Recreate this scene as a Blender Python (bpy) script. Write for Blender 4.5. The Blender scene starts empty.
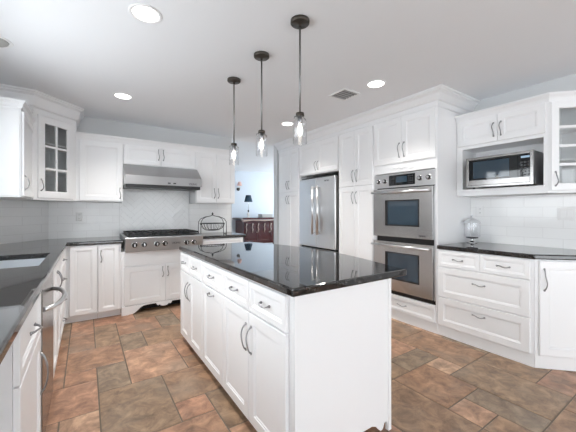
import bpy, bmesh, math, random
from mathutils import Vector, Matrix
random.seed(7)
C = bpy.context.scene.collection
SC = bpy.context.scene
R = math.radians
PI = math.pi
# ------------------------------------------------------------------ camera, world, lights, exposure
cam_d = bpy.data.cameras.new('camera')
cam = bpy.data.objects.new('camera', cam_d); C.objects.link(cam)
cam.location = (0, 0, 1.258)
cam.rotation_euler = (R(90), 0, -math.atan((288 - 86.3) / 301.25))
cam_d.sensor_width = 36; cam_d.lens = 301.25 / 576 * 36
cam_d.shift_y = -4.7 / 576
cam_d.clip_start = .02
SC.camera = cam
SC.view_settings.view_transform = 'Standard'
SC.view_settings.look = 'None'
SC.view_settings.gamma = 1
SC.view_settings.use_curve_mapping = False
SC.view_settings.exposure = 0.33
SC.cycles.use_denoising = True
SC.cycles.max_bounces = 14
SC.cycles.diffuse_bounces = 10
SC.cycles.sample_clamp_indirect = 6

world = bpy.data.worlds.new('sky'); SC.world = world; world.use_nodes = True
wb = world.node_tree.nodes['Background']
wb.inputs[0].default_value = (.92, .955, 1, 1); wb.inputs[1].default_value = 4.4

def area(name, loc, rot, sx, sy, power, col=(1, 1, 1)):
    l = bpy.data.lights.new(name, 'AREA'); l.shape = 'RECTANGLE'; l.size = sx; l.size_y = sy
    l.energy = power; l.color = col
    o = bpy.data.objects.new(name, l); C.objects.link(o); o.location = loc; o.rotation_euler = rot
    return o
# daylight entering by the windows and by an added side opening (each stands just outside its own opening)
area('daylight_sink_window', (-.885, 2.1, 1.62), (0, R(-90), 0), 1.0, 2.0, 16, (.92, .96, 1))
area('added_side_fill', (-.97, -1.9, 1.15), (0, R(-90), 0), 1.9, 2.6, 20, (.95, .975, 1))  # added fill for the right-hand cabinet fronts, behind the camera
area('daylight_patio_door', (1.5, -4.35, 1.15), (R(90), 0, 0), 3.9, 2.1, 18, (.97, .98, 1))
area('daylight_dining_window', (6.62, 6.9, 1.5), (0, R(90), 0), 1.8, 2.6, 95, (.84, .92, 1))
CAN_POWER = 80.0

# ------------------------------------------------------------------ materials
def mat(name, col, rough=.4, metal=0, **k):
    m = bpy.data.materials.new(name); m.use_nodes = True
    b = m.node_tree.nodes['Principled BSDF']
    b.inputs['Base Color'].default_value = (*col, 1)
    b.inputs['Roughness'].default_value = rough
    b.inputs['Metallic'].default_value = metal
    for n, v in k.items():
        b.inputs[n.replace('_', ' ')].default_value = v
    return m
def nodes(m):
    nt = m.node_tree
    return nt, nt.nodes, nt.links, nt.nodes['Principled BSDF']
def noise_bump(m, scale, strength, dist=.002, stretch=None, detail=3):
    nt, N, L, b = nodes(m)
    tc = N.new('ShaderNodeTexCoord'); mp = N.new('ShaderNodeMapping'); nz = N.new('ShaderNodeTexNoise'); bp = N.new('ShaderNodeBump')
    L.new(tc.outputs['Object'], mp.inputs[0]); L.new(mp.outputs[0], nz.inputs['Vector'])
    if stretch: mp.inputs['Scale'].default_value = stretch
    nz.inputs['Scale'].default_value = scale; nz.inputs['Detail'].default_value = detail
    bp.inputs['Strength'].default_value = strength; bp.inputs['Distance'].default_value = dist
    L.new(nz.outputs[0], bp.inputs['Height']); L.new(bp.outputs[0], b.inputs['Normal'])
    return nz
def glass(name, tint=(1, 1, 1), refl=.045):
    m = bpy.data.materials.new(name); m.use_nodes = True
    nt = m.node_tree; N = nt.nodes; L = nt.links; N.remove(N['Principled BSDF'])
    tr = N.new('ShaderNodeBsdfTransparent'); tr.inputs[0].default_value = (*tint, 1)
    gl = N.new('ShaderNodeBsdfGlossy'); gl.inputs['Roughness'].default_value = .02
    lw = N.new('ShaderNodeLayerWeight'); lw.inputs[0].default_value = .5
    pw = N.new('ShaderNodeMath'); pw.operation = 'POWER'; pw.inputs[1].default_value = 3.5; L.new(lw.outputs['Facing'], pw.inputs[0])
    fr = N.new('ShaderNodeMath'); fr.operation = 'MULTIPLY_ADD'; fr.inputs[1].default_value = .75; fr.inputs[2].default_value = refl; L.new(pw.outputs[0], fr.inputs[0])
    mx = N.new('ShaderNodeMixShader')
    L.new(fr.outputs[0], mx.inputs[0]); L.new(tr.outputs[0], mx.inputs[1]); L.new(gl.outputs[0], mx.inputs[2])
    L.new(mx.outputs[0], N['Material Output'].inputs[0])
    return m
def emit(name, col, s):
    m = bpy.data.materials.new(name); m.use_nodes = True
    nt = m.node_tree; N = nt.nodes; N.remove(N['Principled BSDF'])
    e = N.new('ShaderNodeEmission'); e.inputs[0].default_value = (*col, 1); e.inputs[1].default_value = s
    nt.links.new(e.outputs[0], N['Material Output'].inputs[0])
    return m

M = {}
M['white'] = mat('white_cabinet_paint', (.84, .845, .855), .32); noise_bump(M['white'], 40, .02)
M['crown'] = mat('white_trim_paint', (.82, .825, .835), .4); noise_bump(M['crown'], 30, .02)
M['ceiling'] = mat('ceiling_paint', (.82, .835, .855), .9); noise_bump(M['ceiling'], 60, .05)
M['ceiling_dining'] = mat('daylight_tinted_ceiling', (.80, .84, .88), .9); noise_bump(M['ceiling_dining'], 60, .05)  # bluish daylight of the far room put into the ceiling colour
M['wall'] = mat('shade_greyed_wall_paint', (.62, .63, .635), .8); noise_bump(M['wall'], 80, .04)  # greyed and darkened for the shade above the back cabinets
M['wall_dining'] = mat('light_blue_dining_paint', (.66, .72, .78), .8); noise_bump(M['wall_dining'], 80, .04)
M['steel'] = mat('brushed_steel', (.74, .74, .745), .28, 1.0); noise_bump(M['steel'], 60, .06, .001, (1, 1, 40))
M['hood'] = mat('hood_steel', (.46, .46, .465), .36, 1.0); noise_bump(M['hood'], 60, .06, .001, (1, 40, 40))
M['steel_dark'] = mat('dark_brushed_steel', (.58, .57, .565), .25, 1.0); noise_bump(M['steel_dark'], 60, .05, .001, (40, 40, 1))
M['chrome'] = mat('polished_chrome', (.82, .82, .82), .08, 1.0); noise_bump(M['chrome'], 20, .01)
M['pewter'] = mat('pewter_pull', (.33, .33, .34), .28, 1.0); noise_bump(M['pewter'], 60, .05)
M['iron'] = mat('black_cast_iron', (.012, .012, .013), .5); noise_bump(M['iron'], 120, .2)
M['bronze'] = mat('dark_bronze', (.075, .065, .055), .4, .7); noise_bump(M['bronze'], 60, .05)
M['rod'] = mat('pendant_rod_metal', (.22, .22, .22), .35, .9); noise_bump(M['rod'], 60, .05)
M['black'] = mat('black_plastic', (.01, .01, .011), .35); noise_bump(M['black'], 90, .03)
M['black_glass'] = mat('black_oven_glass', (.006, .008, .010), .04, 0, IOR=1.6); noise_bump(M['black_glass'], 4, .01)
M['blue_glass'] = mat('tinted_door_glass', (.030, .052, .075), .05, 0, IOR=1.7); noise_bump(M['blue_glass'], 4, .01)
M['plastic_white'] = mat('white_plastic', (.84, .84, .84), .4); noise_bump(M['plastic_white'], 50, .02)
M['glass'] = glass('clear_glass', (.90, .91, .91), refl=.05)
M['jar'] = glass('jar_glass', (.965, .97, .98), refl=.11)
M['bulb'] = emit('glowing_bulb', (1, .92, .78), 5)
M['can_lens'] = emit('recessed_lamp_lens', (1, .98, .95), 6)
M['display'] = emit('lit_display_digits', (.5, .7, .9), .6)
M['letter'] = mat('badge_letters', (.75, .75, .75), .3, .8); noise_bump(M['letter'], 50, .02)
M['letter_dark'] = mat('dark_badge', (.03, .03, .035), .3); noise_bump(M['letter_dark'], 50, .02)
M['redwood'] = mat('dark_red_polished_wood', (.06, .010, .011), .22, 0, Coat_Weight=.5); noise_bump(M['redwood'], 6, .15, .003, (1, 1, 8))
M['carving'] = mat('glare_pale_carving', (.50, .40, .36), .35); noise_bump(M['carving'], 40, .3)  # window glare on carved red wood, put into a pale colour
M['navy'] = mat('navy_lampshade', (.018, .045, .075), .8); noise_bump(M['navy'], 150, .2)
M['china'] = mat('white_ceramic', (.78, .76, .72), .15); noise_bump(M['china'], 30, .02)
M['greybox'] = mat('grey_card', (.42, .42, .40), .7); noise_bump(M['greybox'], 40, .05)
M['pink_shade'] = mat('pink_sconce_shade', (.80, .52, .45), .6); noise_bump(M['pink_shade'], 60, .05)
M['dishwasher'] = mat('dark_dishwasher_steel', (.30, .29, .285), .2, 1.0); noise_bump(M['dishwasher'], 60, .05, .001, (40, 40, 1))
M['lid'] = mat('pale_silver_lid', (.70, .72, .74), .3, .5); noise_bump(M['lid'], 40, .03)
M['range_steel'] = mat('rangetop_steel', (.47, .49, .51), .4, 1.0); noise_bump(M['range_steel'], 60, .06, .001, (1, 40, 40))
M['vent_slat'] = mat('grey_vent_slat', (.34, .34, .34), .6); noise_bump(M['vent_slat'], 40, .05)
M['sink'] = mat('satin_sink_steel', (.74, .77, .80), .32, .85); noise_bump(M['sink'], 70, .05)
M['wood_floor'] = mat('dining_floor_wood', (.48, .33, .22), .35); noise_bump(M['wood_floor'], 10, .1, .002, (1, 12, 1))
M['dark'] = mat('recess_shade', (.02, .02, .02), .9); noise_bump(M['dark'], 30, .05)  # near-black standing in for shade in toe spaces and openings

def granite():
    m = mat('black_granite', (.01, .01, .011), .03, 0, IOR=1.72)
    nt, N, L, b = nodes(m)
    tc = N.new('ShaderNodeTexCoord')
    v = N.new('ShaderNodeTexVoronoi'); v.inputs['Scale'].default_value = 160
    nz = N.new('ShaderNodeTexNoise'); nz.inputs['Scale'].default_value = 70; nz.inputs['Detail'].default_value = 5
    L.new(tc.outputs['Object'], v.inputs['Vector']); L.new(tc.outputs['Object'], nz.inputs['Vector'])
    r = N.new('ShaderNodeValToRGB'); r.color_ramp.elements[0].position = .68; r.color_ramp.elements[0].color = (.006, .006, .007, 1)
    r.color_ramp.elements[1].position = .90; r.color_ramp.elements[1].color = (.06, .055, .05, 1)
    mu = N.new('ShaderNodeMath'); mu.operation = 'MULTIPLY_ADD'; mu.inputs[1].default_value = .35; 
    L.new(v.outputs['Distance'], mu.inputs[0]); L.new(nz.outputs[0], mu.inputs[2])
    L.new(mu.outputs[0], r.inputs[0]); L.new(r.outputs[0], b.inputs['Base Color'])
    return m
M['granite'] = granite()

def subway(name, axis):
    m = mat(name, (.88, .885, .885), .12)
    nt, N, L, b = nodes(m)
    tc = N.new('ShaderNodeTexCoord'); sx = N.new('ShaderNodeSeparateXYZ'); cb = N.new('ShaderNodeCombineXYZ')
    L.new(tc.outputs['Object'], sx.inputs[0])
    L.new(sx.outputs[axis], cb.inputs[0]); L.new(sx.outputs['Z'], cb.inputs[1])
    br = N.new('ShaderNodeTexBrick'); L.new(cb.outputs[0], br.inputs['Vector'])
    br.inputs['Scale'].default_value = 1; br.inputs['Brick Width'].default_value = .30; br.inputs['Row Height'].default_value = .1
    br.inputs['Mortar Size'].default_value = .0022; br.inputs['Mortar Smooth'].default_value = .3
    br.inputs['Color1'].default_value = (.88, .885, .885, 1); br.inputs['Color2'].default_value = (.865, .87, .87, 1)
    br.inputs['Mortar'].default_value = (.77, .77, .77, 1)
    L.new(br.outputs['Color'], b.inputs['Base Color'])
    nz = N.new('ShaderNodeTexNoise'); nz.inputs['Scale'].default_value = 9; L.new(tc.outputs['Object'], nz.inputs['Vector'])
    ma = N.new('ShaderNodeMath'); ma.operation = 'MULTIPLY_ADD'; ma.inputs[1].default_value = -1; 
    L.new(br.outputs['Fac'], ma.inputs[0]); L.new(nz.outputs[0], ma.inputs[2])
    bp = N.new('ShaderNodeBump'); bp.inputs['Strength'].default_value = .35; bp.inputs['Distance'].default_value = .004
    L.new(ma.outputs[0], bp.inputs['Height']); L.new(bp.outputs[0], b.inputs['Normal'])
    return m
M['subway_x'] = subway('white_subway_tile_back', 'X')
M['subway_y'] = subway('white_subway_tile_side', 'Y')
M['herring'] = mat('white_glazed_herringbone_tile', (.86, .865, .865), .10); noise_bump(M['herring'], 14, .25, .003)
M['grout'] = mat('pale_grout', (.76, .76, .76), .9); noise_bump(M['grout'], 60, .1)

def slate():
    m = mat('rust_slate_tile', (.4, .25, .16), .4)
    nt, N, L, b = nodes(m)
    tc = N.new('ShaderNodeTexCoord'); at = N.new('ShaderNodeAttribute'); at.attribute_name = 'tile'
    sp = N.new('ShaderNodeSeparateColor'); L.new(at.outputs['Color'], sp.inputs[0])
    ad = N.new('ShaderNodeVectorMath'); ad.operation = 'MULTIPLY_ADD'
    ad.inputs[1].default_value = (17, 23, 11); L.new(at.outputs['Color'], ad.inputs[0]); L.new(tc.outputs['Object'], ad.inputs[2])
    base = N.new('ShaderNodeValToRGB'); e = base.color_ramp.elements
    e[0].position = 0; e[0].color = (.215, .178, .138, 1)
    e[1].position = 1; e[1].color = (.47, .315, .215, 1)
    for p, c in ((.25, (.275, .190, .125, 1)), (.5, (.315, .190, .120, 1)), (.75, (.375, .205, .135, 1))):
        q = e.new(p); q.color = c
    L.new(sp.outputs[0], base.inputs[0])
    n1 = N.new('ShaderNodeTexNoise'); n1.inputs['Scale'].default_value = 9.5; n1.inputs['Detail'].default_value = 9; n1.inputs['Roughness'].default_value = .68; n1.inputs['Distortion'].default_value = .5
    L.new(ad.outputs[0], n1.inputs['Vector'])
    r1 = N.new('ShaderNodeValToRGB'); f = r1.color_ramp.elements
    f[0].position = .32; f[0].color = (.42, .39, .39, 1); f[1].position = .70; f[1].color = (1.72, 1.70, 1.62, 1)
    q = f.new(.5); q.color = (.97, .92, .88, 1)
    L.new(n1.outputs[0], r1.inputs[0])
    mx = N.new('ShaderNodeMix'); mx.data_type = 'RGBA'; mx.blend_type = 'MULTIPLY'; mx.inputs[0].default_value = .9
    L.new(base.outputs[0], mx.inputs[6]); L.new(r1.outputs[0], mx.inputs[7])
    n2 = N.new('ShaderNodeTexNoise'); n2.inputs['Scale'].default_value = 3; n2.inputs['Detail'].default_value = 5; L.new(ad.outputs[0], n2.inputs['Vector'])
    r2 = N.new('ShaderNodeValToRGB'); r2.color_ramp.elements[0].position = .50; r2.color_ramp.elements[1].position = .72
    L.new(n2.outputs[0], r2.inputs[0])
    m2 = N.new('ShaderNodeMix'); m2.data_type = 'RGBA'; m2.inputs[7].default_value = (.25, .21, .165, 1)
    k = N.new('ShaderNodeMath'); k.operation = 'MULTIPLY'; k.inputs[1].default_value = .5
    L.new(r2.outputs[0], k.inputs[0]); L.new(k.outputs[0], m2.inputs[0]); L.new(mx.outputs[2], m2.inputs[6])
    L.new(m2.outputs[2], b.inputs['Base Color'])
    bp = N.new('ShaderNodeBump'); bp.inputs['Strength'].default_value = .35; bp.inputs['Distance'].default_value = .006
    L.new(n1.outputs[0], bp.inputs['Height']); L.new(bp.outputs[0], b.inputs['Normal'])
    return m
M['slate'] = slate()
M['floor_grout'] = mat('floor_grout', (.17, .14, .11), .9); noise_bump(M['floor_grout'], 80, .2)

# ------------------------------------------------------------------ mesh helpers
class MB:
    def __init__(s): s.bm = bmesh.new(); s.mi = 0
    def _f(s, vs, smooth=False):
        try: f = s.bm.faces.new(vs)
        except ValueError: return None
        f.material_index = s.mi; f.smooth = smooth; return f
    def box(s, x0, x1, y0, y1, z0, z1):
        v = [s.bm.verts.new((x, y, z)) for z in (z0, z1) for y in (y0, y1) for x in (x0, x1)]
        for q in ((0, 2, 3, 1), (4, 5, 7, 6), (0, 1, 5, 4), (2, 6, 7, 3), (0, 4, 6, 2), (1, 3, 7, 5)): s._f([v[i] for i in q])
        return s
    def prism(s, poly, a, b, axis='z'):       # poly in 2D, extruded a..b along an axis
        def P(p, t):
            return {'z': (p[0], p[1], t), 'y': (p[0], t, p[1]), 'x': (t, p[0], p[1])}[axis]
        A = [s.bm.verts.new(P(p, a)) for p in poly]; B = [s.bm.verts.new(P(p, b)) for p in poly]
        n = len(poly)
        s._f(A[::-1]); s._f(B)
        for i in range(n): s._f([A[i], A[(i + 1) % n], B[(i + 1) % n], B[i]])
        return s
    def rings(s, x0, x1, z0, z1, prof, cap=True, hole=False):   # nested rectangles facing -y
        prev = None; first = None
        for ins, y in prof:
            r = [s.bm.verts.new(p) for p in ((x0 + ins, y, z0 + ins), (x1 - ins, y, z0 + ins), (x1 - ins, y, z1 - ins), (x0 + ins, y, z1 - ins))]
            if prev:
                for i in range(4): s._f([prev[i], prev[(i + 1) % 4], r[(i + 1) % 4], r[i]])
            else: first = r
            prev = r
        if hole:
            for i in range(4): s._f([prev[i], prev[(i + 1) % 4], first[(i + 1) % 4], first[i]])
        else:
            if cap: s._f(prev)
            s._f(first[::-1])
        return s
    def tube(s, pts, r, n=8, closed=False):
        pts = [Vector(p) for p in pts]; m = len(pts)
        rr = r if isinstance(r, (list, tuple)) else [r] * m
        loops = []; up = None
        for i, p in enumerate(pts):
            a = pts[(i - 1) % m] if (closed or i > 0) else p; b = pts[(i + 1) % m] if (closed or i < m - 1) else p
            d = (b - a).normalized()
            if up is None:
                up = Vector((0, 0, 1)) if abs(d.z) < .9 else Vector((1, 0, 0))
            sd = d.cross(up).normalized(); up = sd.cross(d).normalized()
            loops.append([s.bm.verts.new(p + rr[i] * (math.cos(2 * PI * k / n) * sd + math.sin(2 * PI * k / n) * up)) for k in range(n)])
        for i in range(m if closed else m - 1):
            A, B = loops[i], loops[(i + 1) % m]
            for k in range(n): s._f([A[k], A[(k + 1) % n], B[(k + 1) % n], B[k]], True)
        if not closed: s._f(loops[0][::-1]); s._f(loops[-1])
        return s
    def lathe(s, prof, c=(0, 0, 0), n=24, axis='z', cap=True):
        loops = []
        for r, t in prof:
            L = []
            for k in range(n):
                a = 2 * PI * k / n; u, v = r * math.cos(a), r * math.sin(a)
                p = {'z': (u, v, t), 'y': (u, t, v), 'x': (t, u, v)}[axis]
                L.append(s.bm.verts.new((c[0] + p[0], c[1] + p[1], c[2] + p[2])))
            loops.append(L)
        for A, B in zip(loops, loops[1:]):
            for k in range(n): s._f([A[k], A[(k + 1) % n], B[(k + 1) % n], B[k]], True)
        if cap: s._f(loops[0][::-1]); s._f(loops[-1])
        return s
    def sweep(s, path, prof):      # path of 2D points, prof (out, z); outward = right-hand side of travel
        n = len(path); P = [Vector(p) for p in path]; ns = []
        for a, b in zip(P, P[1:]):
            d = (b - a).normalized(); ns.append(Vector((d.y, -d.x)))
        rows = []
        for i in range(n):
            if i == 0: m = ns[0]
            elif i == n - 1: m = ns[-1]
            else:
                m = (ns[i - 1] + ns[i]); m = m / m.dot(ns[i])
            rows.append([s.bm.verts.new((P[i].x + o * m.x, P[i].y + o * m.y, z)) for o, z in prof])
        k = len(prof)
        for A, B in zip(rows, rows[1:]):
            for j in range(k): s._f([A[j], A[(j + 1) % k], B[(j + 1) % k], B[j]])
        s._f(rows[0][::-1]); s._f(rows[-1])
        return s
    def move(s, v):
        bmesh.ops.translate(s.bm, verts=s.bm.verts[:], vec=Vector(v)); return s
    def build(s, name, m, parent=None, bevel=0, world=False, kind=None, label=None):
        bmesh.ops.recalc_face_normals(s.bm, faces=s.bm.faces[:])
        me = bpy.data.meshes.new(name)
        if world and parent is not None:
            MW = Matrix.Translation(parent.location) @ parent.rotation_euler.to_matrix().to_4x4()
            bmesh.ops.transform(s.bm, matrix=MW.inverted(), verts=s.bm.verts[:])
        s.bm.to_mesh(me); s.bm.free()
        for q in (m if isinstance(m, (list, tuple)) else [m]): me.materials.append(q)
        o = bpy.data.objects.new(name, me); C.objects.link(o)
        if parent is not None: o.parent = parent
        if bevel:
            b = o.modifiers.new('bevel', 'BEVEL'); b.width = bevel; b.segments = 2; b.limit_method = 'ANGLE'; b.angle_limit = R(35)
        if kind: o['kind'] = kind
        if label: o['label'] = label
        return o

def thing(name, label, cat, loc=(0, 0, 0), rot=0, group=None):
    o = bpy.data.objects.new(name, None); C.objects.link(o); o.location = loc; o.rotation_euler = (0, 0, rot)
    o.empty_display_size = .1
    o['label'] = label; o['category'] = cat
    if group: o['group'] = group
    return o
def tag(o, label, cat, group=None):
    o['label'] = label; o['category'] = cat
    if group: o['group'] = group
    return o
def letters(txt, size, name, m, parent, pos, rot=(PI / 2, 0, 0), depth=.001):
    cu = bpy.data.curves.new('lettering', 'FONT'); cu.body = txt; cu.size = size; cu.extrude = depth
    cu.align_x = 'CENTER'; cu.align_y = 'CENTER'
    t = bpy.data.objects.new('lettering', cu); C.objects.link(t)
    bpy.context.view_layer.update()
    me = bpy.data.meshes.new_from_object(t.evaluated_get(bpy.context.evaluated_depsgraph_get()))
    bpy.data.objects.remove(t); bpy.data.curves.remove(cu)
    me.name = name; me.materials.clear(); me.materials.append(m)
    o = bpy.data.objects.new(name, me); C.objects.link(o); o.parent = parent
    o.location = pos; o.rotation_euler = rot
    return o

# ------------------------------------------------------------------ setting
CEIL = 2.505; YB = 4.78; XL = -.80; XR = 3.68; YF = -4.2
def struct(o): o['kind'] = 'structure'; return o
# tiled floor: rectangles on a 20 cm module, those the photo shows are laid as it shows them
U = .205; X0 = .07; Y0 = 1.03
known = [(1, 7, 2, 3, .88), (0, 4, 2, 3, .24), (0, 7, 1, 2, .14), (-1, 9, 2, 2, .55), (-1, 8, 1, 1, .62), (-2, 6, 2, 2, .80), (-1, 4, 1, 2, .95),
         (2, 5, 2, 2, .42), (2, 4, 1, 1, .70), (3, 3, 1, 2, .30), (1, 10, 1, 2, .15), (0, 11, 1, 3, .30), (2, 10, 2, 2, .35), (3, 8, 1, 2, .6), (3, 7, 1, 1, .5),
         (11, 1, 1, 1, 1.0), (12, 1, 2, 3, .45), (10, 2, 2, 1, .12), (9, 0, 2, 2, .50), (11, -2, 2, 3, .25), (13, -1, 2, 2, .3), (13, -2, 2, 1, .7),
         (9, -1, 1, 1, .9), (10, -2, 1, 2, .12), (7, -1, 2, 3, .35), (1, 1, 2, 3, .55), (10, 3, 2, 2, .85), (12, 4, 2, 2, .35), (-2, 2, 2, 2, .45), (0, 2, 1, 2, .2)]
I0, I1, J0, J1 = -5, 19, -26, 19
grid = {}; tiles = []
for i, j, w, h, v in known:
    for a in range(w):
        for b in range(h): assert (i + a, j + b) not in grid, (i, j, w, h, a, b)
    for a in range(w):
        for b in range(h): grid[(i + a, j + b)] = 1
    tiles.append((i, j, w, h, v))
rng = random.Random(3)
for j in range(J0, J1):
    for i in range(I0, I1):
        if (i, j) in grid: continue
        opts = [(2, 3), (2, 2), (3, 2), (2, 2), (1, 2), (2, 1)]; rng.shuffle(opts)
        for w, h in opts + [(1, 1)]:
            if i + w <= I1 and j + h <= J1 and all((i + a, j + b) not in grid for a in range(w) for b in range(h)): break
        for a in range(w):
            for b in range(h): grid[(i + a, j + b)] = 1
        tiles.append((i, j, w, h, rng.random()))
mb = MB(); lay = mb.bm.loops.layers.float_color.new('tile')
mb.mi = 1; mb.box(X0 + I0 * U, X0 + I1 * U, Y0 + J0 * U, YB + .02, -.12, -.0035); mb.mi = 0
g = .0034
for i, j, w, h, v in tiles:
    x0, x1, y0, y1 = X0 + i * U + g, X0 + (i + w) * U - g, Y0 + j * U + g, Y0 + (j + h) * U - g
    y1 = min(y1, YB + .015)
    if y1 - y0 < .02: continue
    e = .004; col = (v, rng.random(), rng.random(), 1)
    lo = [mb.bm.verts.new(p) for p in ((x0, y0, -.004), (x1, y0, -.004), (x1, y1, -.004), (x0, y1, -.004))]
    hi = [mb.bm.verts.new(p) for p in ((x0 + e, y0 + e, 0), (x1 - e, y0 + e, 0), (x1 - e, y1 - e, 0), (x0 + e, y1 - e, 0))]
    fs = [mb._f(hi)] + [mb._f([lo[k], lo[(k + 1) % 4], hi[(k + 1) % 4], hi[k]]) for k in range(4)]
    for f_ in fs:
        for lp in f_.loops: lp[lay] = col
struct(mb.build('floor', [M['slate'], M['floor_grout']]))
struct(MB().box(1.5, 6.7, YB + .025, 8.75, -.12, 0).build('floor_dining', M['wood_floor']))
struct(MB().box(XL - .15, 4.2, YF - .1, YB + .12, CEIL, CEIL + .12).build('ceiling', M['ceiling']))
struct(MB().box(1.5, 6.7, YB + .121, 8.75, CEIL, CEIL + .12).build('ceiling_dining', M['ceiling_dining']))
# left wall: window over the sink, plus an opening added for side fill
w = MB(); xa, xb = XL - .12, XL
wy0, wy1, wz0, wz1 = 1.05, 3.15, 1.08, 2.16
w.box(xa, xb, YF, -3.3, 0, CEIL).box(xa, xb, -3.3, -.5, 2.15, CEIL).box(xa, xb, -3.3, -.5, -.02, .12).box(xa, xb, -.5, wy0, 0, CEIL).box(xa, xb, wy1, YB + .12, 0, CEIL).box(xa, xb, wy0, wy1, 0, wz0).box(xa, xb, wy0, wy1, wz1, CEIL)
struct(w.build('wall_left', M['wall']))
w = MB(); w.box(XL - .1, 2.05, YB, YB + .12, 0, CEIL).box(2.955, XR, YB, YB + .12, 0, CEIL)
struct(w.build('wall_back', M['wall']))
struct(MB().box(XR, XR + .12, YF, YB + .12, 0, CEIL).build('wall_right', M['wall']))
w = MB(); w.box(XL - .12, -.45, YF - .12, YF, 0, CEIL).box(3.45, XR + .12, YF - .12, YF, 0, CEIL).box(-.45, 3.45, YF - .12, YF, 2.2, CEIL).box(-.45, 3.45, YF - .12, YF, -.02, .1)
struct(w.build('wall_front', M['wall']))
# diagonal corner of the back wall, tiled
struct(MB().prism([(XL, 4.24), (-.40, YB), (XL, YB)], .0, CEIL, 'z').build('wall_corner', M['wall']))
struct(MB().box(1.6, 6.7, 8.6, 8.72, 0, CEIL).build('wall_dining_back', M['wall_dining']))
w = MB(); w.box(6.5, 6.62, YB + .12, 5.6, 0, CEIL).box(6.5, 6.62, 8.2, 8.6, 0, CEIL).box(6.5, 6.62, 5.6, 8.2, 0, .6).box(6.5, 6.62, 5.6, 8.2, 2.4, CEIL)
struct(w.build('wall_dining_right', M['wall_dining']))
struct(MB().box(1.5, 1.6, YB + .12, 8.6, 0, CEIL).build('wall_dining_left', M['wall_dining']))
struct(MB().box(XR, 6.62, YB, YB + .12, 0, CEIL).build('wall_dining_front', M['wall_dining']))
def window(name, axis, a0, a1, z0, z1, at, nx, nz):
    def bx(m, p0, p1, q0, q1, d0=-.03, d1=.03):
        return m.box(at + d0, at + d1, p0, p1, q0, q1) if axis == 'x' else m.box(p0, p1, at + d0, at + d1, q0, q1)
    m = MB(); t = .05
    bx(m, a0, a1, z0, z0 + t); bx(m, a0, a1, z1 - t, z1); bx(m, a0, a0 + t, z0 + t, z1 - t); bx(m, a1 - t, a1, z0 + t, z1 - t)
    for k in range(1, nx):
        c = a0 + (a1 - a0) * k / nx; bx(m, c - .02, c + .02, z0 + t, z1 - t, -.02, .02)
    for k in range(1, nz):
        c = z0 + (z1 - z0) * k / nz; bx(m, a0 + t, a1 - t, c - .012, c + .012, -.015, .015)
    f = struct(m.build(name, M['plastic_white']))
    p = MB(); bx(p, a0 + t, a1 - t, z0 + t, z1 - t, -.003, .003)
    p.build('pane', M['glass'], f)
window('window_1', 'x', wy0, wy1, wz0, wz1, XL - .035, 3, 1)
window('window_2', 'y', -.45, 3.45, .1, 2.2, YF - .06, 3, 1)
window('added_fill_window', 'x', -3.3, -.5, .12, 2.15, XL - .07, 2, 1)  # unseen opening added to let fill light onto the right run
window('window_3', 'x', 5.6, 8.2, .6, 2.4, 6.56, 3, 2)
# backsplash tile
CT = .914
struct(MB().box(-.39, .379, YB - .012, YB - .001, CT, 1.378).build('backsplash_back', M['subway_x']))
struct(MB().box(1.332, 2.03, YB - .012, YB - .001, CT, 1.378).build('backsplash_back_end', M['subway_x']))
def diag_slab():
    a, b = Vector((XL, 4.24)), Vector((-.40, YB)); d = (b - a).normalized(); n = Vector((d.y, -d.x))
    return [a + n * .001, b + n * .001, b + n * .012, a + n * .012]
struct(MB().prism([tuple(p) for p in diag_slab()], CT, 1.378, 'z').build('backsplash_corner', M['subway_x']))
struct(MB().box(XL + .001, XL + .012, 3.2, 4.23, CT, 1.378).build('backsplash_left', M['subway_y']))
struct(MB().box(XR - .012, XR - .001, .0, 1.708, CT, 1.418).build('backsplash_right', M['subway_y']))
# herringbone field over the range
def clip(poly, x0, x1, z0, z1):
    for ax, lim, sg in ((0, x0, 1), (0, x1, -1), (1, z0, 1), (1, z1, -1)):
        out = []
        for p, q in zip(poly, poly[1:] + poly[:1]):
            dp, dq = sg * (p[ax] - lim), sg * (q[ax] - lim)
            if dp >= 0: out.append(p)
            if dp * dq < 0:
                t = dp / (dp - dq); out.append((p[0] + t * (q[0] - p[0]), p[1] + t * (q[1] - p[1])))
        poly = out
        if len(poly) < 3: return None
    return poly
hb = MB(); hx0, hx1, hz0, hz1 = .381, 1.330, .90, 1.86
hb.mi = 1; hb.box(hx0, hx1, YB - .006, YB - .001, hz0, hz1); hb.mi = 0
W_ = .066; L_ = 3 * W_; s2 = math.sqrt(.5)
for a in range(-40, 41):
    for b in range(-14, 15):
        for typ in (0, 1):
            ox = a * W_ + b * L_ * 1; oy = a * W_ - b * L_
            r_ = (ox, oy, L_, W_) if typ == 0 else (ox + L_ - 0, oy + W_ - L_ + 0, W_, L_)
            if typ == 1: r_ = (ox - W_ + 0, oy, W_, L_)
            q = .002
            pts = [(r_[0] + q, r_[1] + q), (r_[0] + r_[2] - q, r_[1] + q), (r_[0] + r_[2] - q, r_[1] + r_[3] - q), (r_[0] + q, r_[1] + r_[3] - q)]
            pts = [((x - y) * s2 + .85, (x + y) * s2 + 1.3) for x, y in pts]
            pp = clip(pts, hx0, hx1, hz0, hz1)
            if not pp: continue
            cx_ = sum(p[0] for p in pp) / len(pp); cz_ = sum(p[1] for p in pp) / len(pp)
            tx, tz = random.uniform(-.018, .018), random.uniform(-.018, .018)
            A = [hb.bm.verts.new((x, YB - .010 + (x - cx_) * tx + (z - cz_) * tz, z)) for x, z in pp]
            B = [hb.bm.verts.new((x, YB - .005, z)) for x, z in pp]
            hb._f(A)
            for k in range(len(A)): hb._f([A[k], A[(k + 1) % len(A)], B[(k + 1) % len(A)], B[k]])
struct(hb.build('backsplash_range', [M['herring'], M['grout']]))
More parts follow.
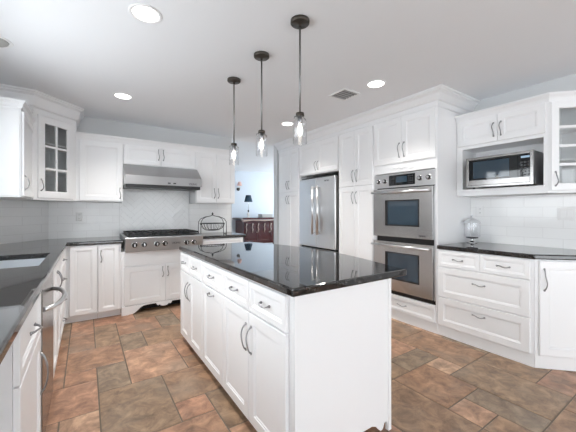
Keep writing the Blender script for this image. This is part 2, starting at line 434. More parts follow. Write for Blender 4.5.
# crown mouldings
big = lambda z0, z1, o: [(0, z0), (.006, z0), (.010, z0 + .018), (.006, z0 + .022), (.006, z0 + .058), (.022, z0 + .066), (.03, z0 + .080), (o * .55, z1 - .052), (o * .85, z1 - .034), (o * .85, z1 - .024), (o, z1 - .016), (o, z1 - .001), (0, z1 - .001)]
small = lambda z0, z1, o: [(0, z0), (.008, z0), (.012, z0 + .012), (o * .45, z0 + .03), (o * .8, z1 - .022), (o, z1 - .016), (o, z1), (0, z1)]
struct(MB().sweep([(2.9855, 4.775), (2.9855, 1.7085), (XR - .001, 1.7085)], big(2.335, CEIL, .095)).build('trim_1', M['crown']))

# ------------------------------------------------------------------ cabinet building blocks (local: x right, y inward, z up, front at y=0)
T_ = .02
def front_mesh(x0, x1, z0, z1, fw=None):
    mbx = MB(); wd = min(x1 - x0, z1 - z0)
    if fw is None: fw = .058 if wd > .26 else max(.022, wd * .19)
    k = .03 if wd > .26 else wd * .12
    return mbx.rings(x0, x1, z0, z1, [(0, -.001), (0, -T_ + .003), (.003, -T_), (fw, -T_), (fw + .003, -T_ + .005), (fw + .010, -T_ + .005), (fw + .014, -T_ + .009), (fw + .016 + k * .5, -T_ + .008)])
def pull(cx, cz, vertical, L=.115, y0=-T_, out=.030):
    p = MB(); n = 13; pts = []; rr = []
    for k in range(n):
        t = k / (n - 1); a = (t - .5) * L; o = y0 - out * math.sin(PI * t) ** .55; s_ = .006 * math.sin(2 * PI * t)
        pts.append((cx + s_, o, cz + a) if vertical else (cx + a, o, cz + s_))
        rr.append(.0034 + .0028 * abs(2 * t - 1) ** 6 + .0009 * math.sin(PI * t))
    p.tube(pts, rr, 8)
    for e in (pts[0], pts[-1]): p.lathe([(.008, e[1] - .004), (.008, e[1] + .0005)], (e[0], 0, e[2]), 10, 'y')
    return p
def door(par, x0, x1, z0, z1, hs=None, hz=None, hl=.115, name='door', fw=None):
    d = front_mesh(x0, x1, z0, z1, fw).build(name, M['white'], par)
    if hs:
        cx = x0 + .03 if hs == 'l' else x1 - .03
        pull(cx, hz, True, hl).build('handle', M['pewter'], d)
    return d
def drawer(par, x0, x1, z0, z1, hl=.10, hz=None, handle=True):
    d = front_mesh(x0, x1, z0, z1).build('drawer', M['white'], par)
    if handle: pull((x0 + x1) / 2, (z0 + z1) / 2 if hz is None else hz, False, hl).build('handle', M['pewter'], d)
    return d
def body(par, w_, d_, z0, z1, toe=None, name='body', extra=None):
    b = MB(); b.box(0, w_, 0, d_, z0, z1)
    o = b.build(name, M['white'], par)
    if toe is not None:
        MB().box(0, w_, toe, toe + .02, 0.002, z0 - .0005).build('toe_kick', M['white'], par)
    return o
E_ = .0008  # hairline gap between neighbouring units

# ------------------------------------------------------------------ ISLAND
IX = .788; IY1 = 3.045; IY0 = 1.136; IXR = 1.462
def island_unit(label, ya, yb, doors_, drawers_, end=False):
    t = thing('island_cabinet', label, 'cabinet', (IX, ya - E_, 0), -PI / 2, 'white cabinet units of the kitchen island')
    w_ = ya - yb - 2 * E_
    MB().box(0, w_, 0, IXR - IX - .001, .055, .872).build('body', M['white'], t)
    MB().box(0, w_, .06, .08, .002, .0545).build('toe_kick', M['dark'], t)  # shadow under the island doors painted on the plate
    for a, b in drawers_: drawer(t, a - E_ + .003, b - E_ - .003, .693, .862, .085)
    for a, b, hs in doors_:
        if hs == 'h':
            d = front_mesh(a - E_ + .003, b - E_ - .003, .064, .682).build('door', M['white'], t)
            pull((a + b) / 2, .645, False, .09).build('handle', M['pewter'], d)
        else: door(t, a - E_ + .003, b - E_ - .003, .064, .682, hs, .535, .15)
    return t
island_unit('farthest island unit, two narrow drawers over paired doors near the range', IY1, 2.38, [(.0, .30, 'r'), (.30, .655, 'l')], [(0, .30), (.30, .655)])
island_unit('middle island unit, one door with a horizontal pull under a single drawer', 2.38, 1.94, [(0, .44, 'h')], [(0, .44)])
u3 = island_unit('nearest island unit, two wide drawers over a pair of tall doors and plain end panel', 1.94, IY0, [(0, .39, 'r'), (.39, .775, 'l')], [(0, .39), (.39, .775)])
# plain end panel with scrolled bracket feet, corner stiles
def bracket(w_, leg, top, h):
    pts = [(0, 0), (leg, 0)]
    pts += [(leg, .028), (leg + .006, .05), (leg + .018, .058), (leg + .030, .050), (leg + .036, .034), (leg + .046, .022), (leg + .060, .020), (leg + .072, .030), (leg + .085, .046), (leg + .105, .062), (leg + .14, .075), (leg + .18, h)]
    right = [(w_ - x, z) for x, z in pts[::-1]]
    return pts + right + [(w_, top), (0, top)]
ep = MB(); ep.prism([(x + IX + .001, z) for x, z in bracket(IXR - IX - .002, .022, .872, .085)], IY0 - .016, IY0 - .0005, 'y')
ep.box(IX - .004, IX + .034, IY0 - .022, IY0 - .016, .05, .872); ep.box(IXR - .022, IXR + .002, IY0 - .022, IY0 - .016, .0, .872)
ep.build('end_panel', M['white'], u3, world=True)
MB().box(.86, 1.40, IY0 + .05, IY0 + .06, .003, .054).build('toe_kick', M['dark'], u3, world=True)  # shadow behind the bracket feet painted dark
# bowed granite top
def slab(poly, z0, z1, name, m, parent=None, hole=None, bevel=.009):
    bm = bmesh.new()
    def loop(ps):
        vs = [bm.verts.new((x, y, z1)) for x, y in ps]
        return [bm.edges.new((vs[i], vs[(i + 1) % len(vs)])) for i in range(len(vs))]
    es = loop(poly) + (loop(hole) if hole else [])
    bmesh.ops.triangle_fill(bm, use_beauty=True, use_dissolve=False, edges=es, normal=(0, 0, 1))
    r = bmesh.ops.extrude_face_region(bm, geom=bm.faces[:])
    bmesh.ops.translate(bm, verts=[v for v in r['geom'] if isinstance(v, bmesh.types.BMVert)], vec=(0, 0, z0 - z1))
    s = MB(); s.bm.free(); s.bm = bm
    return s.build(name, m, parent, bevel=bevel)
bow = []
for k in range(25):
    t = k / 24; y = 1.097 + t * 1.973; bow.append((1.560 + .20 * math.sin(PI * t) ** .9 - .03 * t, y))
bow[0] = (1.590, 1.097)
isl = thing('island_worktop', 'polished black granite island top with one bowed long side', 'worktop', (1.15, 2.08, CT - .04))
o = slab([(.760, 1.097)] + bow + [(.760, 3.07)], CT - .04, CT, 'slab', M['granite']); 
o.parent = isl; o.matrix_parent_inverse = Matrix.Translation((-1.15, -2.08, -(CT - .04)))

# ------------------------------------------------------------------ BACK RUN
YC = 4.13   # face of base cabinets
t = thing('corner_base_cabinet', 'white base cabinet with one plain wide door in the left corner', 'cabinet', (-.206, YC, 0), 0, 'base cabinets along the back wall')
MB().box(0, .314, 0, .60, .08, .873).build('body', M['white'], t)
MB().box(0, .314, .05, .07, .002, .0795).build('toe_kick', M['white'], t)
door(t, .051, .311, .09, .866)
t = thing('narrow_base_cabinet', 'narrow white base cabinet with a single door left of the range', 'cabinet', (.11, YC, 0), 0, 'base cabinets along the back wall')
MB().box(0, .238, 0, .60, .08, .873).build('body', M['white'], t)
MB().box(0, .238, .05, .07, .002, .0795).build('toe_kick', M['white'], t)
door(t, .004, .215, .09, .866, 'l', .735, .13, fw=.045)
# range base with scalloped apron
rx0, rx1 = .350, 1.318
t = thing('range_base_cabinet', 'white two door cabinet under the rangetop with scalloped furniture apron', 'cabinet', (rx0, YC, 0), 0)
W = rx1 - rx0
MB().box(0, W, 0, .60, .105, .768).build('body', M['white'], t)
door(t, .03, W / 2 + .012, .115, .578, 'r', .485, .12); door(t, W / 2 + .015, W - .03, .115, .578, 'l', .485, .12)
MB().rings(.03, W - .03, .592, .760, [(0, -.001), (0, -.01), (.004, -.012)]).build('blank_panel', M['white'], t)
prof = [(0, 0), (.075, 0)]
for k in range(13):
    s = k / 12; prof.append((.085 + .19 * s, .004 + .088 * (s ** 1.1) - .013 * math.sin(2 * PI * s)))
prof += [(.385, .094), (.392, .080), (.402, .066), (.414, .062), (.424, .070), (.434, .066), (.444, .054), (.462, .047), (W / 2, .045)]
full = prof + [(W - x, z) for x, z in prof[:-1][::-1]]
MB().prism(full + [(W, .104), (0, .104)], -.022, -.001, 'y').build('apron', M['white'], t)
MB().box(0, W, .12, .14, .002, .104).build('toe_kick', M['dark'], t)  # black shadow behind the apron painted on the kick plate
# rangetop
t = thing('gas_rangetop', 'stainless gas rangetop with six knobs and black grates', 'rangetop', (.381, 4.03, .7695), 0)
W = .925
rb = MB(); rb.prism([(-.0, .0), (.11, .0), (.11, .130), (.70, .130), (.70, .186), (-.03, .176), (-.038, .165)], 0, W, 'x')
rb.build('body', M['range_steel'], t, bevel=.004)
rb = MB()
MB().box(.03, W - .03, .03, .66, .1865, .190).build('burner_pan', M['black'], t)
for k in range(3):
    gx = .04 + k * .285; gr = MB()
    for q in range(5): gr.box(gx + q * .066, gx + q * .066 + .012, .035, .64, .204, .222)
    for q in range(4): gr.box(gx, gx + .276, .035 + q * .197, .047 + q * .197, .204, .222)
    for qx in (0, .264):
        for qy in (.035, .628): gr.box(gx + qx, gx + qx + .012, qy, qy + .012, .1905, .204)
    gr.build('grate', M['iron'], t)
    for q in (.18, .48):
        MB().lathe([(.055, .1905), (.055, .195), (.04, .2), (.04, .203)], (gx + .14, q, 0), 16).build('burner', M['black'], t)
for kx in (.095, .20, .345, .44, .705, .80):
    kb = MB().lathe([(.030, -.034), (.030, -.044)], (kx, 0, .085), 20, 'y').lathe([(.022, -.0441), (.021, -.072), (.016, -.076)], (kx, 0, .085), 20, 'y')
    k_ = kb.build('knob', M['iron'], t)
    MB().lathe([(.034, -.032), (.034, -.037), (.029, -.040)], (kx, 0, .085), 20, 'y').build('knob_ring', M['chrome'], k_)
    MB().box(kx - .005, kx + .005, -.084, -.0765, .070, .103).build('pointer', M['chrome'], k_)
letters('VIKING', .032, 'badge', M['letter_dark'], t, (.575, -.0360, .085))
# base right of the range
t = thing('end_base_cabinet', 'white base cabinet under the short counter right of the rangetop', 'cabinet', (1.32, YC, 0), 0, 'base cabinets along the back wall')
MB().box(0, .635, 0, .60, .08, .873).build('body', M['white'], t)
MB().box(0, .635, .05, .07, .002, .0795).build('toe_kick', M['white'], t)
drawer(t, .02, .615, .70, .86); door(t, .02, .316, .09, .69, 'r', .58); door(t, .319, .615, .09, .69, 'l', .58)
o = slab([(1.312, 4.10), (1.995, 4.10), (1.995, YB - .013), (1.312, YB - .013)], CT - .04, CT, 'end_worktop', M['granite'])
tag(o, 'short black granite counter right of the rangetop, holding the wire basket', 'worktop')
o = slab([(-.175, -.45), (-.175, 4.10), (.372, 4.10), (.372, YB - .013), (-.388, YB - .013), (XL + .013, 4.245), (XL + .013, -.45)], CT - .04, CT, 'corner_worktop', M['granite'],
         hole=[(-.66, 2.47), (-.255, 2.47), (-.255, 3.17), (-.66, 3.17)])
tag(o, 'long L-shaped black granite counter with the undermount sink, along the left side', 'worktop')
# sink
t = thing('undermount_sink', 'satin steel sink set into the left black counter', 'sink', (-.4575, 2.82, .68))
s = MB(); a0, a1, b0, b1 = -.665, -.25, 2.465, 3.175
def ring_box(m, x0, x1, y0, y1, z0, z1, th):
    m.box(x0, x0 + th, y0, y1, z0, z1).box(x1 - th, x1, y0, y1, z0, z1).box(x0 + th, x1 - th, y0, y0 + th, z0, z1).box(x0 + th, x1 - th, y1 - th, y1, z0, z1)
ring_box(s, a0 - .01, a1 + .01, b0 - .01, b1 + .01, .69, CT - .0405, .01); s.box(a0 - .01, a1 + .01, b0 - .01, b1 + .01, .68, .69)
s.build('basin', M['sink'], t, world=True)
MB().lathe([(.045, .6905), (.045, .693), (.03, .692)], (-.4575, 2.82, 0), 20).build('drain', M['chrome'], t, world=True)
t = thing('kitchen_faucet', 'dark gooseneck tap reaching over the sink at the left edge', 'faucet', (-.725, 2.82, CT))
pts = [(-.725, 2.82, CT + .03)] + [(-.725, 2.82, CT + .03 + .05 * k) for k in range(1, 3)]
for k in range(11):
    a = PI - PI * k / 10 * .95; pts.append((-.725 + .11 + .11 * math.cos(a), 2.82, CT + .14 + .10 * math.sin(a)))
f = MB().tube(pts, .012, 10).build('spout', M['bronze'], t, world=True)
MB().lathe([(.027, CT + .0005), (.025, CT + .02), (.016, CT + .035)], (-.725, 2.82, 0), 16).build('base', M['bronze'], t, world=True)
MB().tube([(-.725, 2.845, CT + .06), (-.72, 2.90, CT + .10)], [.006, .004], 8).build('lever', M['bronze'], t, world=True)

# upper cabinets, back wall
YU = 4.45; ZU = 1.38
def upper(name, label, x0, x1, z0, z1, drs, hz, group='white wall cabinets on the back wall', hl=.13):
    t = thing(name, label, 'cabinet', (x0, YU, z0), 0, group)
    MB().box(0, x1 - x0, 0, YB - YU - .013, 0, z1 - z0).build('body', M['white'], t)
    for a, b, hs in drs: door(t, a - x0, b - x0, .012, z1 - z0 - .012 if z1 < 2.19 else 2.128 - z0, hs, hz - z0, hl)
    return t
upper('wall_cabinet', 'white single door wall cabinet between the glass corner and the steel hood', -.108, .396, ZU, 2.20, [(-.07, .392, 'r')], 1.49)
upper('wall_cabinet', 'low white two door wall cabinet directly above the steel hood', .397, 1.338, 1.868, 2.20, [(.405, .855, 'r'), (.858, 1.318, 'l')], 2.03, hl=.14)
upper('wall_cabinet', 'white two door wall cabinet right of the hood above the wire basket', 1.339, 1.962, ZU, 2.20, [(1.345, 1.648, 'r'), (1.651, 1.945, 'l')], 1.53, hl=.14)
MB().sweep([(-.108, YU - .0006), (1.9626, YU - .0006), (1.9626, YB - .001)], small(2.142, 2.215, .045)).build('trim_2', M['crown'], kind='structure')
# glass corner cabinet (left)
def shell(par, foot, z0, z1, open_edge, shelves, th=.016):
    m = MB(); m.prism(foot, z0, z0 + .02).prism(foot, z1 - .02, z1)
    P = [Vector(p) for p in foot]; n = len(P)
    for i in range(n):
        if i == open_edge: continue
        a, b = P[i], P[(i + 1) % n]; d = (b - a).normalized(); q = Vector((-d.y, d.x)) * th
        m.prism([tuple(a), tuple(b), tuple(b + q), tuple(a + q)], z0 + .02, z1 - .02)
    m.build('body', M['white'], par, world=True)
    c = sum(P, Vector((0, 0))) / n
    for z in shelves: MB().prism([tuple(c + (p - c) * .93) for p in P], z, z + .016).build('shelf', M['white'], par, world=True)
def glass_door(par, x0, x1, z0, z1, nx, nz, hs, hz, fw=.062):
    m = MB(); m.rings(x0, x1, z0, z1, [(0, -.001), (0, -T_ + .003), (.003, -T_), (fw - .006, -T_), (fw, -T_ + .006), (fw, -.001)], hole=True)
    for k in range(1, nx):
        c = x0 + fw + (x1 - x0 - 2 * fw) * k / nx; m.box(c - .011, c + .011, -T_ + .001, -.004, z0 + fw, z1 - fw)
    for k in range(1, nz):
        c = z0 + fw + (z1 - z0 - 2 * fw) * k / nz
        for q in range(nx):
            xa = x0 + fw + (x1 - x0 - 2 * fw) * q / nx + (.011 if q else 0); xb = x0 + fw + (x1 - x0 - 2 * fw) * (q + 1) / nx - (.011 if q < nx - 1 else 0)
            m.box(xa, xb, -T_ + .001, -.004, c - .011, c + .011)
    d = m.build('door', M['white'], par)
    MB().box(x0 + fw - .004, x1 - fw + .004, -.0035, -.0015, z0 + fw - .004, z1 - fw + .004).build('pane', M['glass'], d)
    pull(x0 + .03 if hs == 'l' else x1 - .03, hz, True, .12).build('handle', M['pewter'], d)
t = thing('corner_glass_cabinet', 'white diagonal corner cabinet with six-pane glass door, left of photo', 'cabinet', (-.47, 4.09, ZU), PI / 4)
shell(t, [(XL + .013, 4.09), (-.47, 4.09), (-.11, 4.45), (-.11, YB - .013), (-.385, YB - .013), (XL + .013, 4.252)], ZU, 2.335, 1, (1.70, 2.0))
MB().box(.0, .047, -.012, -.0006, 0, .955).box(.465, .509, -.012, -.0006, 0, .955).box(.047, .465, -.012, -.0006, .908, .955).box(.047, .465, -.012, -.0006, 0, .017).build('face_frame', M['white'], t)
glass_door(t, .05, .462, .02, .905, 2, 3, 'l', .16, .078)
MB().sweep([(XL + .001, 4.0894), (-.4697, 4.0894), (-.1094, 4.4497), (-.1094, YB - .001)], big(2.29, CEIL, .085)).build('trim_3', M['crown'], kind='structure')
# left wall cabinet
t = thing('wall_cabinet', 'white wall cabinet at the left edge showing its bright end panel', 'cabinet', (-.47, 3.45, ZU), PI / 2)
MB().box(0, .637, 0, .327, 0, .80).build('body', M['white'], t)
door(t, .012, .625, .012, .745, 'l', .13, .12)
MB().rings(-.79, -.478, ZU + .01, 2.13, [(0, 3.4495), (0, 3.4465), (.004, 3.444)]).build('end_panel', M['white'], t, world=True)
MB().sweep([(XL + .001, 3.4494), (-.4694, 3.4494), (-.4694, 4.0885)], small(2.150, 2.215, .03)).build('trim_4', M['crown'], kind='structure')
# range hood
t = thing('range_hood', 'stainless under-cabinet range hood with sloped front above the rangetop', 'range hood', (.397, 4.20, 1.588), 0)
W = .957
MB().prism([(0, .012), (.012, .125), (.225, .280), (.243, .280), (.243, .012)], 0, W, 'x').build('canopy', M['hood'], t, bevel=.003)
MB().prism([(.012, -.030), (.006, .0115), (.55, .0115), (.55, -.018)], .004, W - .022, 'x').build('filter', M['black'], t)
for k in range(2): MB().box(.50 + .07 * k, .535 + .07 * k, -.003, -.0003, .035, .050).build('button', M['black'], t)
letters('VIKING', .034, 'badge', M['letter_dark'], t, (.83, -.001, .045))

# ------------------------------------------------------------------ LEFT RUN (front at x = -.19, facing +x)
XF = -.208
def left_unit(name, label, y0, y1):
    t = thing(name, label, 'cabinet', (XF, y0 + E_, 0), PI / 2, 'base cabinets along the left wall')
    w_ = y1 - y0 - 2 * E_
    return t, w_
t, w_ = left_unit('drawer_base_cabinet', 'nearest left base cabinet, a drawer above a tall door with bow handle', 1.36, 1.955)
MB().box(0, w_, 0, .58, .09, .873).build('body', M['white'], t); MB().box(0, w_, .05, .07, .002, .0895).build('toe_kick', M['white'], t)
drawer(t, .01, w_ - .01, .66, .862, .12); door(t, .01, w_ - .01, .10, .652, 'r', .46, .20)
t, w_ = left_unit('sink_base_cabinet', 'white sink base with paired doors just beyond the dishwasher', 2.575, 3.30)
MB().box(0, w_, 0, .02, .67, .873).build('front_rail', M['white'], t)
bb = MB(); bb.box(0, w_, 0, .02, .09, .6695).box(0, .018, .02, .58, .09, .6695).box(w_ - .018, w_, .02, .58, .09, .6695).box(.018, w_ - .018, .02, .58, .0905, .11)
bb.build('body', M['white'], t); MB().box(0, w_, .05, .07, .002, .0895).build('toe_kick', M['white'], t)
door(t, .01, w_ / 2 - .002, .10, .862, 'r', .72, .14); door(t, w_ / 2 + .002, w_ - .01, .10, .862, 'l', .72, .14)
t, w_ = left_unit('drawer_base_cabinet', 'farthest left base cabinet, a stack of small drawers near the corner', 3.30, 4.10)
MB().box(0, w_, 0, .58, .09, .873).build('body', M['white'], t); MB().box(0, w_, .05, .07, .002, .0895).build('toe_kick', M['white'], t)
for k, (a, b) in enumerate(((.70, .862), (.49, .692), (.295, .482), (.10, .287))): drawer(t, .01, w_ - .03, a, b)
# dishwasher
t = thing('dishwasher', 'dark stainless dishwasher with a curved bar handle under the left counter', 'dishwasher', (XF, 1.9565, 0), PI / 2)
MB().box(0, .616, .002, .58, .02, .66).box(0, .616, .002, .026, .6605, .872).build('body', M['black'], t)
d = MB().box(.004, .612, -.024, .001, .06, .868).build('door', M['dishwasher'], t, bevel=.003)
pts = []
for k in range(15):
    s = k / 14; pts.append((.05 + .516 * s, -.024 - .075 * math.sin(PI * s) ** .5, .748))
MB().tube(pts, .013, 10).build('handle', M['steel'], d)

# ------------------------------------------------------------------ TALL RUN ON THE RIGHT (front x = 2.985)
XT = 2.985
def right_unit(name, label, ya, yb, group='tall white cabinets beside the fridge', xf=XT):
    t = thing(name, label, 'cabinet', (xf, ya - E_, 0), -PI / 2, group)
    return t, ya - yb - 2 * E_
DT = XR - XT - .002
ZT = 2.335
t, w_ = right_unit('tall_pantry_cabinet', 'narrow tall white pantry at the far end beside the doorway', 4.745, 4.105)
MB().box(0, w_, 0, DT, .10, ZT).build('body', M['white'], t); MB().box(0, w_, .0, .02, .002, .0995).build('toe_kick', M['white'], t)
for a, b, hs in ((.01, w_ / 2 - .0015, 'r'), (w_ / 2 + .0015, w_ - .01, 'l')):
    door(t, a, b, 1.595, 2.325, hs, 1.72, .14); door(t, a, b, .11, 1.585, hs, 1.46, .14)
t, w_ = right_unit('over_fridge_cabinet', 'white two door cabinet bridging above the stainless fridge', 4.104, 3.15)
MB().box(0, w_, 0, DT, 1.84, ZT).build('body', M['white'], t)
door(t, .01, w_ / 2 - .0015, 1.855, 2.325, 'r', 1.965, .13); door(t, w_ / 2 + .0015, w_ - .01, 1.855, 2.325, 'l', 1.965, .13)
t, w_ = right_unit('tall_pantry_cabinet', 'tall white pantry with upper and lower door pairs between fridge and ovens', 3.148, 2.525)
MB().box(0, w_, 0, DT, .10, ZT).build('body', M['white'], t); MB().box(0, w_, .0, .02, .002, .0995).build('toe_kick', M['white'], t)
for a, b, hs in ((.01, w_ / 2 - .0015, 'r'), (w_ / 2 + .0015, w_ - .01, 'l')):
    door(t, a, b, 1.595, 2.325, hs, 1.73, .15); door(t, a, b, .11, 1.585, hs, 1.44, .15)
# oven tower (open niche for the ovens)
t, w_ = right_unit('oven_tower_cabinet', 'tall white cabinet housing the double wall ovens', 2.524, 1.710)
bb = MB(); bb.box(0, .022, 0, DT, .10, ZT).box(w_ - .022, w_, 0, DT, .10, ZT).box(.022, w_ - .022, 0, DT, 1.706, ZT).box(.022, w_ - .022, 0, DT, .10, .294).box(.022, w_ - .022, DT - .02, DT, .294, 1.706)
bb.build('body', M['white'], t); MB().box(0, w_, .0, .02, .002, .0995).build('toe_kick', M['white'], t)
MB().box(.03, w_ - .03, -.004, -.0005, 1.71, 1.79).build('blank_panel', M['white'], t)
ap = MB()
for sx in (-1, 1):
    ap.tube([(w_ / 2 + sx * (.02 + .13 * q), -.008, 1.748 + .016 * math.sin(q * 7)) for q in [k / 12 for k in range(13)]], [.007 - .004 * k / 12 for k in range(13)], 6)
    ap.tube([(w_ / 2 + sx * (.10 + .016 * math.cos(a)), -.008, 1.752 + .014 * math.sin(a)) for a in [k * .55 for k in range(11)]], .004, 6)
ap.lathe([(.016, -.004), (.014, -.012), (.004, -.016)], (w_ / 2, 0, 1.750), 14, 'y')
ap.build('carved_applique', M['white'], t)
door(t, .01, w_ / 2 - .0015, 1.815, 2.325, 'r', 1.955, .16); door(t, w_ / 2 + .0015, w_ - .01, 1.815, 2.325, 'l', 1.955, .16)
drawer(t, .015, w_ - .015, .112, .286, .11)
# double ovens
t = thing('double_wall_oven', 'stainless double wall oven with knobs and blue-black windows', 'oven', (XT, 2.500, .297), -PI / 2)
W = .766; z = lambda v: v - .297
MB().box(.0, W, .03, .55, 0, z(1.700)).build('body', M['black'], t)
MB().box(-.012, W + .012, -.012, -.0008, z(1.534), z(1.696)).build('control_panel', M['steel'], t, bevel=.002)
MB().box(W - .004, W + .012, -.008, -.0008, 0.012, z(1.528)).build('side_trim', M['steel'], t)
MB().box(0.205, .545, -.014, -.0125, z(1.556), z(1.676)).build('display_panel', M['black_glass'], t)
MB().box(.305, .445, -.0150, -.0142, z(1.590), z(1.655)).build('display', M['blue_glass'], t)
for k in range(3):
    for q in range(4):
        for xx in (.222, .465):
            MB().box(xx + k * .022, xx + .014 + k * .022, -.0150, -.0142, z(1.568 + q * .026), z(1.582 + q * .026)).build('key', M['letter_dark'], t)
for kx in (.058, .150, .605, .705):
    k_ = MB().lathe([(.024, -.013), (.024, -.030), (.021, -.040), (.018, -.042)], (kx, 0, z(1.615)), 18, 'y').build('knob', M['iron'], t)
    MB().lathe([(.030, -.0125), (.030, -.018), (.0245, -.019)], (kx, 0, z(1.615)), 18, 'y').build('knob_ring', M['chrome'], k_)
    MB().lathe([(.016, -.0425), (.014, -.045)], (kx, 0, z(1.615)), 14, 'y').build('knob_cap', M['chrome'], k_)
def oven_door(z0, z1, w0, w1, hz):
    d = MB().box(-.010, W - .010, -.030, -.002, z(z0), z(z1)).build('oven_door', M['steel_dark'], t, bevel=.003)
    MB().box(.165, .605, -.0325, -.0305, z(w0), z(w1)).build('window_surround', M['black'], d)
    MB().box(.205, .590, -.0345, -.0330, z(w0 + .018), z(w1 - .014)).build('window', M['blue_glass'], d)
    h = MB().tube([(.004, -.085, z(hz)), (W - .02, -.085, z(hz))], .013, 12)
    for e in (.03, W - .07): h.tube([(e, -.031, z(hz)), (e, -.085, z(hz))], .010, 10)
    h.build('handle', M['steel'], d)
    return d
d1 = oven_door(.962, 1.522, 1.090, 1.388, 1.478)
letters('VIKING', .026, 'badge', M['letter_dark'], d1, (.64, -.031, z(.992)))
oven_door(.340, .905, .470, .785, .866)
MB().box(-.008, W + .008, -.012, -.0008, .0, z(.334)).build('kick_vent', M['black'], t)
# fridge
t = thing('refrigerator', 'stainless French door refrigerator with two long vertical handles', 'refrigerator', (XT, 4.085, 0), -PI / 2)
W = .895
MB().box(.0, W, .035, DT - .02, .012, 1.795).build('body', M['black'], t)
for a, b in ((.004, W / 2 - .002), (W / 2 + .002, W - .018)):
    d = MB().box(a, b, -.025, .034, .700, 1.775).build('door', M['steel'], t, bevel=.012)
    hx = W / 2 - .045 if a < .1 else W / 2 + .075
    h = MB().tube([(hx, -.068, .90), (hx, -.068, 1.65)], .017, 12)
    for e in (.925, 1.625): h.tube([(hx, -.026, e), (hx, -.068, e)], .012, 10)
    h.build('handle', M['steel'], d)
    if a > .1: letters('VIKING', .036, 'badge', M['letter_dark'], d, (.69, -.0258, 1.715))
d = MB().box(.004, W - .018, -.025, .034, .09, .675).build('freezer_drawer', M['steel'], t, bevel=.012)
h = MB().tube([(.10, -.085, .60), (W - .10, -.085, .60)], .015, 12)
for e in (.14, W - .14): h.tube([(e, -.026, .60), (e, -.085, .60)], .012, 10)
h.build('handle', M['steel'], d)
MB().box(.004, W - .018, -.005, .034, .012, .080).build('toe_grille', M['black'], t)

# ------------------------------------------------------------------ RIGHT COUNTER RUN
XC = 2.99
t = thing('drawer_base_cabinet', 'white base cabinet of two small and two wide drawers under the right counter', 'cabinet', (XC, 1.7092, 0), -PI / 2)
W = .800
MB().box(0, W, 0, XR - XC - .013, .10, .873).build('body', M['white'], t); MB().box(0, W, .0, .02, .002, .0995).build('toe_kick', M['white'], t)
drawer(t, .012, .400, .705, .864, .09); drawer(t, .403, .775, .705, .864, .095)
drawer(t, .012, .775, .400, .697, .10, .585); drawer(t, .012, .775, .110, .392, .10, .30)
t = thing('angled_end_cabinet', 'angled white base cabinet with one tall door at the far right', 'cabinet', (XC + .001, .906, 0), 0)
foot = [(XC + .001, .9075), (XC + .001 + .60, .9075 - .60), (XR - .013, .9075 - .60), (XR - .013, .9075)]
MB().prism(foot, .10, .873).build('body', M['white'], t, world=True)
MB().prism([(2.991, .9075), (3.585, .3135), (3.599, .3275), (3.019, .9075)], .002, .0995).build('toe_kick', M['white'], t, world=True)
q = door(t, .025, .80, .11, .864, 'l', .715, .17); q.rotation_euler = (0, 0, -PI / 4)
cw = [(2.965, 1.7085), (2.965, .905), (3.577, .293), (XR - .013, .293), (XR - .013, 1.7085)]
o = slab(cw[::-1], CT - .04, CT, 'angled_worktop', M['granite'])
tag(o, 'black granite counter right of the ovens, turning at an angle', 'worktop')
# uppers on the right
XU = 3.36; ZR = 1.42
t = thing('microwave_cabinet', 'white wall cabinet with two small doors over the open microwave shelf', 'cabinet', (XU, 1.7085, ZR), -PI / 2)
W = .785; z = lambda v: v - ZR
dd = XR - XU - .013
bb = MB(); bb.box(0, W, 0, dd, z(1.915), z(2.245)).box(0, .062, 0, dd, z(1.488), z(1.915)).box(.752, W, 0, dd, z(1.488), z(1.915)).box(.062, .752, dd - .015, dd, z(1.488), z(1.915)).box(0, W, 0, dd, 0, z(1.488))
bb.build('body', M['white'], t)
MB().box(.0, .762, -.018, -.0005, z(1.474), z(1.488)).build('shelf_lip', M['white'], t)
door(t, .025, .396, z(1.948), z(2.212), 'r', z(2.065), .13); door(t, .399, .770, z(1.948), z(2.212), 'l', z(2.065), .13)
t = thing('angled_glass_cabinet', 'white angled wall cabinet with glass pane door at the right edge', 'cabinet', (XU + .0008, .9222, ZR), -PI / 4)
foot = [(XU + .0008, .9225), (XR - .013, .9225), (XR - .013, .6172)][::-1]
P_ = foot
shell(t, [(XU + .0008, .9225), (XR - .013, .6172), (XR - .013, .9225)], ZR, 2.245, 0, (1.70, 1.97))
glass_door(t, .012, .420, .02, z(2.212), 2, 4, 'l', .12)
MB().sweep([(3.6655, .6166), (XU, .9219), (XU - .0006, 1.7080)][::-1], small(2.214, 2.285, .045)).build('trim_5', M['crown'], kind='structure')
# microwave
t = thing('microwave', 'stainless and black microwave on the open shelf of the right cabinet', 'microwave', (3.285, 1.570, 1.4885), -PI / 2)
W = .568; H = .312
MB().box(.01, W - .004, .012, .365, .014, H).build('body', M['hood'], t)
m = MB(); m.rings(0, W, .008, H, [(0, .0115), (0, -.012), (.004, -.016), (.022, -.016), (.026, -.010), (.026, .0115)], hole=True)
m.build('frame', M['dishwasher'], t)
MB().box(.026, .450, -.0095, .0112, .082, H - .028).build('door', M['black_glass'], t)
MB().box(.070, .385, -.0112, -.0100, .100, H - .045).build('window', M['blue_glass'], t)
MB().box(.453, W - .027, -.0095, .0112, .082, H - .028).build('control_panel', M['black_glass'], t)
MB().box(.475, .540, -.0104, -.0098, H - .060, H - .042).build('display', M['display'], t)
for r_ in range(5):
    for c_ in range(3): MB().box(.470 + c_ * .028, .488 + c_ * .028, -.0104, -.0098, .095 + r_ * .028, .107 + r_ * .028).build('key', M['letter_dark'], t)
MB().box(.026, W - .027, -.013, .0112, .034, .080).build('lower_rail', M['dishwasher'], t)
for fx in (.05, W - .06):
    for fy in (.05, .28): MB().lathe([(.012, .0005), (.012, .0138)], (fx, fy, 0), 10).build('foot', M['black'], t)

